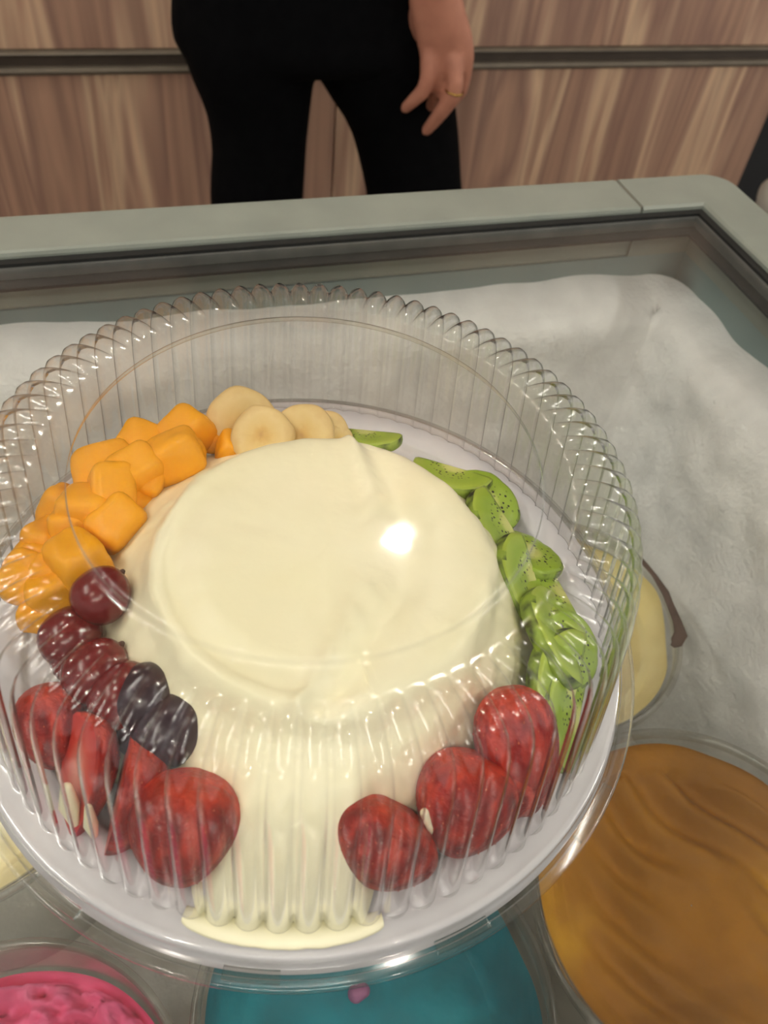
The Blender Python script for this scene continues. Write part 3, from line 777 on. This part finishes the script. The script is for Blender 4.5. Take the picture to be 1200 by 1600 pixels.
KW = disc_mesh('kiwi_slice', .0245, .0078, M['kiwi'], True, .05, M['kiwirind'])
KF = disc_mesh('kiwi_slice', .0175, .0066, M['kiwi'], False, .10, M['kiwirind'])
kiwis = [  # px, py, z, outward tilt, spin, scale, label
    (566, 690, .030, .3, 0, .80, 'kiwi slice peeking out behind the cake beside the banana'),
    (700, 750, .030, .2, .35, .85, 'kiwi slice farthest back on the right of the cake'),
    (752, 790, .024, .1, -.2, 1.1, 'broad kiwi slice lying flat below the farthest right one'),
    (772, 830, .032, .5, .3, .95, 'kiwi slice pressed against the cake with a dark rind edge'),
    (818, 868, .024, .3, -.1, 1.05, 'long pale kiwi slice half way along the right side'),
    (808, 905, .034, .7, .3, .95, 'dark-edged kiwi slice under the lid ring'),
    (850, 930, .026, .4, 0, 1.0, 'kiwi slice under the bright flute reflections'),
    (856, 985, .034, .7, .2, 1.0, 'bright green kiwi slice with a dark rim next to the cream'),
    (884, 1015, .026, .5, -.2, .95, 'light kiwi slice lying flat near the lid wall above the wide one'),
    (866, 1062, .028, .8, .3, 1.0, 'wide kiwi slice above the right strawberries'),
    (880, 1112, .022, .9, .1, .95, 'kiwi slice nearest the front beside the dark strawberry'),
]
for (px, py, z, tl, sp, s, lb) in kiwis:
    p = fit_in(P3(px, py, z), .008, z)
    rad = Vector((p.x - AX, p.y - AY, 0)).normalized(); tan = Vector((-rad.y, rad.x, 0))
    nrm = (rad * tl + Vector((0, 0, 1)) * .8 + tan * .25 * math.sin(px)).normalized()
    xa = (tan - nrm * tan.dot(nrm)).normalized(); ya = nrm.cross(xa)
    # the flat cut looks outwards, the round rind towards the cake
    if ya.dot(rad) > 0: xa, ya = -xa, -ya
    R3 = Matrix((xa, ya, nrm)).transposed() @ Matrix.Rotation(sp, 3, 'Z')
    p2 = p + (R3 @ Vector((0, -.010 * s, 0)))
    p2 = fit_in(p2, .004, z)
    o = ob('kiwi_slice', KF if lb.startswith(('broad', 'long', 'light')) else KW, loc=p if lb.startswith(('broad', 'long', 'light')) else p2, rot=R3, scale=(s, s, s)); tag(o, lb, 'kiwi', 'kiwi slices on the right of the cake')

def grape_mesh(name, mat, seed):
    n, rows = 28, 18; V = []
    for i in range(rows):
        t = i / (rows - 1); th = PI * t
        for j in range(n):
            a = 2 * PI * j / n; r = math.sin(th) * (1 - .08 * math.cos(th))
            d = 1 + .04 * nz(r * math.cos(a), r * math.sin(a), math.cos(th), 1.5, seed)
            V.append((r * math.cos(a) * d, r * math.sin(a) * d, math.cos(th) * 1.32 * d))
    d = me(name, V, grid_faces(rows, n)); d.materials.append(mat); return d
GR, GB = grape_mesh('grape', M['grape_red'], 2), grape_mesh('grape', M['grape_black'], 6)
def scar(parent):
    V, F = tube([Vector((0, 0, 1.28)), Vector((0, 0, 1.36))], [.13, .09], 8); ob('stem_scar', me('stem_scar', V, F), M['choc'], parent)
grapes = [  # px0,py0,z0 .. px1,py1,z1 (long axis), radius mm
    (138, 952, .046, 178, 908, .050, 9.0, GR, 'dark red grape highest in the bunch, touching the mango'),
    (82, 1028, .034, 140, 962, .040, 9.5, GR, 'long red grape lying against the lid wall below the mango'),
    (100, 1052, .028, 150, 1000, .036, 8.5, GR, 'red grape tucked under the long one above the left strawberry'),
    (125, 1080, .036, 178, 1020, .042, 10.0, GR, 'plump dark red grape in the middle of the bunch'),
    (172, 1118, .036, 214, 1058, .042, 10.0, GR, 'wine red grape bordering the purple ones'),
    (212, 1130, .038, 236, 1050, .044, 9.5, GB, 'purple-black grape leaning on the cream slope'),
    (236, 1166, .034, 296, 1112, .040, 10.5, GB, 'shiny purple-black grape nearest the front'),
    (200, 1150, .028, 250, 1120, .034, 9.0, GB, 'black grape underneath, above the cut strawberry'),
]
for (a0, b0, z0, a1, b1, z1, r_, mesh, lb) in grapes:
    p0, p1 = P3(a0, b0, z0), P3(a1, b1, z1); c = (p0 + p1) / 2; c = fit_in(c, r_ / 1000 * 1.15, c.z)
    h = max((p1 - p0).length / 2 * 1.12, r_ / 1000 * 1.3) / 1.32; r_ *= 1.22 / 1000
    o = ob('grape', mesh, loc=c, rot=rot_from(p1 - p0), scale=(r_, r_, h)); tag(o, lb, 'grape', 'dark grapes left of the cake'); scar(o)

def straw_mesh(name, cut, seed):
    n, rows = 44, 30; V = []
    for i in range(rows):
        t = i / (rows - 1)
        r = (math.sin(PI * min(1, t ** .80)) ** .46) * (1 - .18 * t) if 0 < t < 1 else 0
        r = max(r, .002)
        z = -.5 + t
        for j in range(n):
            a = 2 * PI * j / n
            d = 1 + .07 * nz(math.cos(a), math.sin(a), t * 2, 1.1, seed)
            x, y = r * .40 * math.cos(a) * d, r * .40 * math.sin(a) * d
            if cut: y = max(y, -.03)
            V.append((x * .038, y * .038, -z * .038))
    return me(name, V, grid_faces(rows, n))
def make_straw(cut, seed):
    d = straw_mesh('flesh', cut, seed); d.materials.append(M['strawberry']); d.materials.append(M['strawberry_cut'])
    if cut:
        for f_ in d.polygons:
            if all(abs(d.vertices[v].co.y + .03 * .038) < 1e-6 for v in f_.vertices): f_.material_index = 1
    # seeds
    V, F = [], []
    k_ = 0
    for i in range(78):
        t = .10 + .78 * (i + .5) / 78; a = i * 2.39996
        r = (math.sin(PI * t ** .80) ** .46) * (1 - .18 * t)
        dd = 1 + .07 * nz(math.cos(a), math.sin(a), t * 2, 1.1, seed)
        c = Vector((r * .40 * math.cos(a) * dd, r * .40 * math.sin(a) * dd, .5 - t)) * .038
        if cut and c.y < 0: continue
        o = len(V); s = .00042
        nrm = Vector((math.cos(a), math.sin(a), .15)); tx = Vector((-math.sin(a), math.cos(a), 0))
        V += [c + nrm * s * .6, c + tx * s * .7, c + Vector((0, 0, s * 1.3)), c - tx * s * .7, c - Vector((0, 0, s * 1.3))]
        F += [(o, o + 1, o + 2), (o, o + 2, o + 3), (o, o + 3, o + 4), (o, o + 4, o + 1)]
    s = me('seeds', V, F, False); s.materials.append(M['seed'])
    return d, s
SW = [make_straw(False, 1.0), make_straw(True, 3.0), make_straw(False, 6.0)]
straws = [  # base px (calyx end), tip px, z at each, width factor, mesh, spin, label
    ((72, 1078, .040), (88, 1195, .016), .90, 0, 0, 'strawberry farthest left, standing against the lid under the grapes'),
    ((136, 1122, .044), (112, 1300, .014), .88, 1, 2.4, 'tall strawberry piece between the left one and the cut half'),
    ((208, 1165, .042), (170, 1325, .013), 1.08, 1, 2.0, 'narrow cut strawberry half wedged below the purple grapes'),
    ((296, 1228, .043), (272, 1380, .016), 1.32, 2, 0, 'broad strawberry left of the cream tongue at the front'),
    ((628, 1272, .034), (566, 1372, .018), 1.32, 0, 0, 'orange-red strawberry alone right of the cream tongue'),
    ((750, 1195, .040), (708, 1335, .015), 1.34, 2, 1.0, 'large dark strawberry right of the orange-red one'),
    ((808, 1092, .050), (828, 1275, .015), 1.08, 0, 2.0, 'tall deep red strawberry between the large one and the kiwi'),
    ((812, 1215, .034), (790, 1290, .017), 1.05, 1, .5, 'strawberry piece low at the lid wall behind the large dark one'),
]
for (b0, t0, wf, mi, sp, lb) in straws:
    pb, pt = P3(*b0), P3(*t0)
    ax_ = (pb - pt); Ln = ax_.length; h = Ln / .038 * 1.08
    c = (pb + pt) / 2; wd = wf * .0145
    c = fit_in(c, wd * .80, c.z)
    root = ob('strawberry', None, loc=c, rot=rot_from(ax_, sp), scale=(wf, wf, h)); tag(root, lb, 'strawberry', 'strawberries at the front of the cake')
    fl = ob('flesh', SW[mi][0], parent=root); tag(ob('seeds', SW[mi][1], parent=fl), kind='stuff')
drip([(104, 1232, .034), (108, 1258, .028), (116, 1285, .022)], [.0022, .0036, .0018])
drip([(138, 1262, .030), (142, 1288, .024), (147, 1304, .019)], [.0014, .0026, .0014])
drip([(664, 1270, .036), (674, 1288, .032), (680, 1302, .028)], [.0018, .0022, .0014])

# pieces that would touch the dome are nudged inwards, towards the cake
bpy.context.view_layer.update()
for o in [q for q in bpy.data.objects if q.parent is None and q.name.split('.')[0] in ('strawberry', 'kiwi_slice', 'mango_cube', 'grape', 'banana_slice')]:
    mo = o if o.type == 'MESH' else next(c for c in o.children if c.name.startswith('flesh'))
    worst, dirv = -1, None
    mw = o.matrix_basis
    for v in mo.data.vertices:
        c = mw @ v.co; r = math.hypot(c.x - AX, c.y - AY); e = r - lid_r(max(c.z, .018)) + .0006
        if e > worst: worst, dirv = e, Vector((c.x - AX, c.y - AY, 0)) / r
    if worst > 0: o.location -= dirv * worst

# ------------------------------------------------------------------ person behind the freezer
PD = 1.30
def pd(px): return PD + (px - 505) / 1060 * .30
def px_ring(xl, xr, y, depth=.95, dd=0.0):
    c = (xl + xr) / 2; D = pd(c) + dd
    p = at_d(c, y, D); q = at_d(xr, y, pd(xr) + dd)
    hw = (Vector((q.x, q.y, 0)) - Vector((p.x, p.y, 0))).length
    return p, EX * hw, EY * hw * depth
def person():
    root_c = at_d(497, 60, PD)
    org = Vector((root_c.x, root_c.y, FLOOR_Z))
    def low(p, a, b_, z, s, dx=0, dy=0): return (Vector((p.x, p.y, z)) + EX * dx + EY * dy, a * s, b_ * s)
    legs = []
    for rows in ([(290, 497, 70), (299, 489, 100), (305, 486, 120), (318, 483, 150), (328, 480, 180), (333, 477, 210), (335, 475, 240), (333, 473, 275), (332, 471, 305)],
                 [(478, 706, 70), (490, 704, 100), (500, 706, 120), (518, 709, 150), (538, 713, 180), (552, 716, 210), (560, 718, 240), (568, 720, 275), (574, 723, 305)]):
        rg = [px_ring(*r_) for r_ in rows]
        p, a, b_ = rg[-1]
        sd = -1 if rows[0][0] < 400 else 1
        for (z, s) in ((-.46, .96), (-.54, .92), (-.62, .86), (-.70, .76), (-.78, .66), (FLOOR_Z + .035, .62)): rg.append(low(p, a, b_, z, s, sd * .012 * (-.4 - z), .01))
        p0, a0, b0 = rg[0]
        top = [(Vector((p0.x, p0.y, p0.z + .05)) - EX * sd * .01, a0 * .98, b0 * 1.0), (Vector((p0.x, p0.y, p0.z + .10)) - EX * sd * .02, a0 * .9, b0 * .92)]
        legs.append(list(reversed(top)) + rg)
    hp = [px_ring(284, 690, 15, .62), px_ring(284, 696, 40, .62), px_ring(288, 700, 62, .60), px_ring(300, 690, 84, .52)]
    pc, pa, pb = hp[0]
    hips = [(Vector((pc.x, pc.y, pc.z + dz)), pa * s, pb * s2) for dz, s, s2 in ((.20, .76, .80), (.15, .80, .86), (.09, .90, .94), (.04, .97, .98))] + hp
    trousers_p = [loft(l) for l in legs] + [loft(hips)]
    tors = [(Vector((pc.x, pc.y, pc.z + dz)), EX * a, EY * b_) for dz, a, b_ in ((.16, .150, .105), (.24, .140, .098), (.33, .148, .104), (.42, .162, .112), (.50, .168, .108), (.56, .160, .085), (.595, .11, .065), (.62, .055, .05))]
    sh_z = pc.z + .545
    # arms
    armL = [Vector((pc.x, pc.y, sh_z)) + EX * .165, Vector((pc.x, pc.y, sh_z - .13)) + EX * .20, Vector((pc.x, pc.y, sh_z - .27)) + EX * .215 - EY * .01]
    HD = 1.22
    wrist = at_d(682, -34, HD); fore = at_d(690, -150, HD + .02)
    armL += [fore + Vector((0, 0, .03)), fore.lerp(wrist, .55), wrist]
    armR = [Vector((pc.x, pc.y, sh_z)) - EX * .165, Vector((pc.x, pc.y, sh_z - .14)) - EX * .205, Vector((pc.x, pc.y, sh_z - .28)) - EX * .225, Vector((pc.x, pc.y, sh_z - .40)) - EX * .16 - EY * .14 + Vector((0, 0, .05)), Vector((pc.x, pc.y, sh_z - .40)) - EX * .06 - EY * .19 + Vector((0, 0, .09))]
    arms = [tube(armL, [.050, .045, .040, .037, .033, .030], 18), tube(armR, [.050, .045, .040, .034, .027], 18)]
    # left hand, hanging, back of the hand to the camera
    cr_ = (CAM - at_d(690, 60, HD)); cr_.z = 0; cr_.normalize()               # towards the camera
    ri = Vector((-cr_.y, cr_.x, 0)) * -1
    if ri.dot(rt) < 0: ri = -ri
    def H(px, py, dd=0.0): return at_d(px, py, HD + dd)
    def hring(xl, xr, y, th, dd=0.0):
        p = H((xl + xr) / 2, y, dd); q = H(xr, y, dd); hw = (q - p).length
        return p, (q - p).normalized() * hw, cr_ * th + Vector((0, 0, th * .45))
    palm = [hring(644, 722, -40, .026), hring(639, 722, -15, .024), hring(638, 725, 5, .022), hring(642, 731, 28, .021), hring(647, 738, 52, .020), hring(652, 741, 74, .018), hring(656, 738, 92, .016), hring(662, 730, 104, .012)]
    hand = [loft(palm)]
    hand.append(tube([H(676, 70), H(670, 96, -.008), H(669, 122, -.014), H(661, 143, -.014), H(645, 158, -.008), H(633, 169, .0)], [.0125, .0130, .0118, .0112, .0095, .0078], 14))          # index finger
    hand.append(tube([H(690, 74), H(689, 100, -.004), H(686, 130, -.002), H(680, 152, .012), H(674, 166, .026)], [.0120, .0122, .0112, .0102, .0085], 14))                                   # middle finger, curled away
    hand.append(tube([H(708, 72), H(709, 98, -.012), H(712, 128, -.020), H(708, 150, -.020), H(692, 172, -.014), H(676, 192, -.004), H(666, 204, .002)], [.0125, .0130, .0120, .0122, .0112, .0098, .0082], 14))   # ring finger
    hand.append(tube([H(726, 66), H(729, 88, .004), H(726, 118, .010), H(720, 142, .012), H(706, 160, .018), H(694, 172, .024)], [.0112, .0115, .0105, .0100, .0090, .0075], 14))            # little finger
    hand.append(tube([H(656, 20, .012), H(650, 52, .028), H(654, 84, .038), H(664, 106, .042), H(674, 122, .042)], [.015, .0150, .0130, .0120, .0095], 14))                                   # thumb, behind
    hr = armR[-1]
    hd = [loft([(hr + EX * x, Vector((0, .0, h)), EY * t) for x, h, t in ((-.01, .027, .018), (.02, .034, .018), (.05, .038, .016), (.075, .036, .014), (.09, .030, .010))])]
    for i_, (dz, ln) in enumerate(((.026, .072), (.009, .080), (-.009, .074), (-.025, .058))):
        b0 = hr + EX * .08 + Vector((0, 0, dz)); hd.append(tube([b0 - EX * .02, b0 + EX * .02 - EY * .004, b0 + EX * (.02 + ln * .4) + EY * .006, b0 + EX * ln + EY * .024], [.0095, .0092, .0085, .0070], 12))
    hd.append(tube([hr + EX * .01 + Vector((0, 0, .02)), hr + EX * .04 + Vector((0, 0, .05)) - EY * .012, hr + EX * .07 + Vector((0, 0, .062)) - EY * .02], [.014, .012, .0095], 12))
    # neck and head
    nb = Vector((pc.x, pc.y, pc.z + .60))
    fwd = -EY
    head = [tube([nb, nb + Vector((0, 0, .09)) + fwd * .012], [.052, .050], 18)]
    hc = nb + Vector((0, 0, .185)) + fwd * .018
    rings = []
    for i in range(15):
        t = -1 + 2 * i / 14
        w = math.sqrt(max(.004, 1 - t * t)); zc = hc.z + t * .112
        jaw = 1 - .26 * max(0, -t) ** 1.4
        rings.append((Vector((hc.x, hc.y, zc)) + fwd * (.012 * (-t)), EX * .073 * w * jaw, fwd * .092 * w * (1 - .12 * max(0, -t))))
    head.append(loft(rings))
    fc = hc + fwd * .088
    head.append(tube([fc + Vector((0, 0, .022)), fc + fwd * .010 - Vector((0, 0, .008)), fc + fwd * .016 - Vector((0, 0, .022))], [.008, .011, .014], 12))
    head.append(tube([fc - EX * .022 - Vector((0, 0, .052)) - fwd * .010, fc - Vector((0, 0, .051)) - fwd * .001, fc + EX * .022 - Vector((0, 0, .052)) - fwd * .010], [.006, .008, .006], 10))
    head.append(tube([fc + EX * -.045 + Vector((0, 0, .032)) - fwd * .014, fc + Vector((0, 0, .034)) - fwd * .003, fc + EX * .045 + Vector((0, 0, .032)) - fwd * .014], [.006, .008, .006], 10))
    for s in (-1, 1):
        e = hc + EX * (.074 * s) - Vector((0, 0, .004)); head.append(tube([e + Vector((0, 0, .024)), e + EX * (.008 * s), e - Vector((0, 0, .026))], [.010, .012, .008], 10))
    inner = [loft([(c, a * .93, b_ * .93) for c, a, b_ in l]) for l in legs] + [loft([(c, a * .94, b_ * .94) for c, a, b_ in hips]), loft([(c, a * .94, b_ * .94) for c, a, b_ in tors])]
    feet = []
    for l in legs:
        c, a, b_ = l[-1]; f0 = Vector((c.x, c.y, FLOOR_Z + .045)) + EY * .03
        feet.append((f0, f0 + fwd * .10 - Vector((0, 0, .004)), f0 + fwd * .19 - Vector((0, 0, .018))))
    inner += [tube(list(f_), [.034, .036, .022], 14) for f_ in feet]
    def rel(pieces): return [([Vector(v) - org for v in vs_], f_) for vs_, f_ in pieces]
    body = ob('person', merged('person', rel(inner + arms + hand + hd + head), .0042, 3), M['skin'], loc=org)
    tag(body, 'person in black trousers standing behind the freezer with one hand hanging down', 'person')
    ob('trousers', merged('trousers', rel(trousers_p), .0065, 6), M['black'], body)
    sl = [tube([v for v in a_[:3]], [.064, .058, .052], 18) for a_ in (armL, armR)]
    tb = [(c, a * 1.05, b_ * 1.07) for c, a, b_ in tors[:-1]]
    ob('shirt', merged('shirt', rel([loft(tb)] + sl), .008, 5), M['black'], body)
    for f_ in feet:
        sp = rel([tube([f_[0] - fwd * .02, f_[0] + fwd * .03, f_[1], f_[2]], [.043, .046, .045, .034], 16, (Vector((0, 0, 1)), .95))])[0]
        vs_ = [Vector((v.x, v.y, max(v.z, .001))) for v in sp[0]]
        ob('shoe', me('shoe', vs_, sp[1]), M['shoe'], body)
    hr_ = [(c + Vector((0, 0, .006)) - fwd * (.020 if i_ < 4 else .006), a * 1.12, b_ * 1.05) for i_, (c, a, b_) in enumerate(rings[6:])]
    back = [(Vector((hc.x, hc.y, hc.z + t)) - fwd * .045, EX * .078 * s, fwd * .055 * s) for t, s in ((.06, .8), (.0, 1), (-.08, .98), (-.14, .8), (-.17, .5))]
    ob('hair', merged('hair', rel([loft(hr_), loft(back)]), .006, 4), M['hair'], body)
    for s in (-1, 1):
        e = fc + EX * (.031 * s) + Vector((0, 0, .016)) - fwd * .012 - org
        V, F = tube([e - EX * .006, e + EX * .006], [.0066, .0066], 12); ey = ob('eye', me('eye', V, F), M['white_metal'], body)
        V, F = tube([e + fwd * .0058, e + fwd * .0070], [.0045, .0035], 10); ob('iris', me('iris', V, F), M['hair'], ey)
    # ring on the finger
    a0, a1 = H(711, 139, -.020) - org, H(709, 147, -.020) - org
    d = (a1 - a0).normalized(); x = d.orthogonal().normalized(); y = d.cross(x); V = []
    for i in range(24):
        t = 2 * PI * i / 24; o = x * math.cos(t) + y * math.sin(t)
        for j in range(8):
            q = 2 * PI * j / 8
            V.append((a0 + a1) / 2 + o * (.0122 + .0010 * math.cos(q)) + d * (.0016 * math.sin(q)))
    F = [(i * 8 + j, i * 8 + (j + 1) % 8, ((i + 1) % 24) * 8 + (j + 1) % 8, ((i + 1) % 24) * 8 + j) for i in range(24) for j in range(8)]
    ob('finger_ring', me('finger_ring', V, F), M['gold'], body)
person()
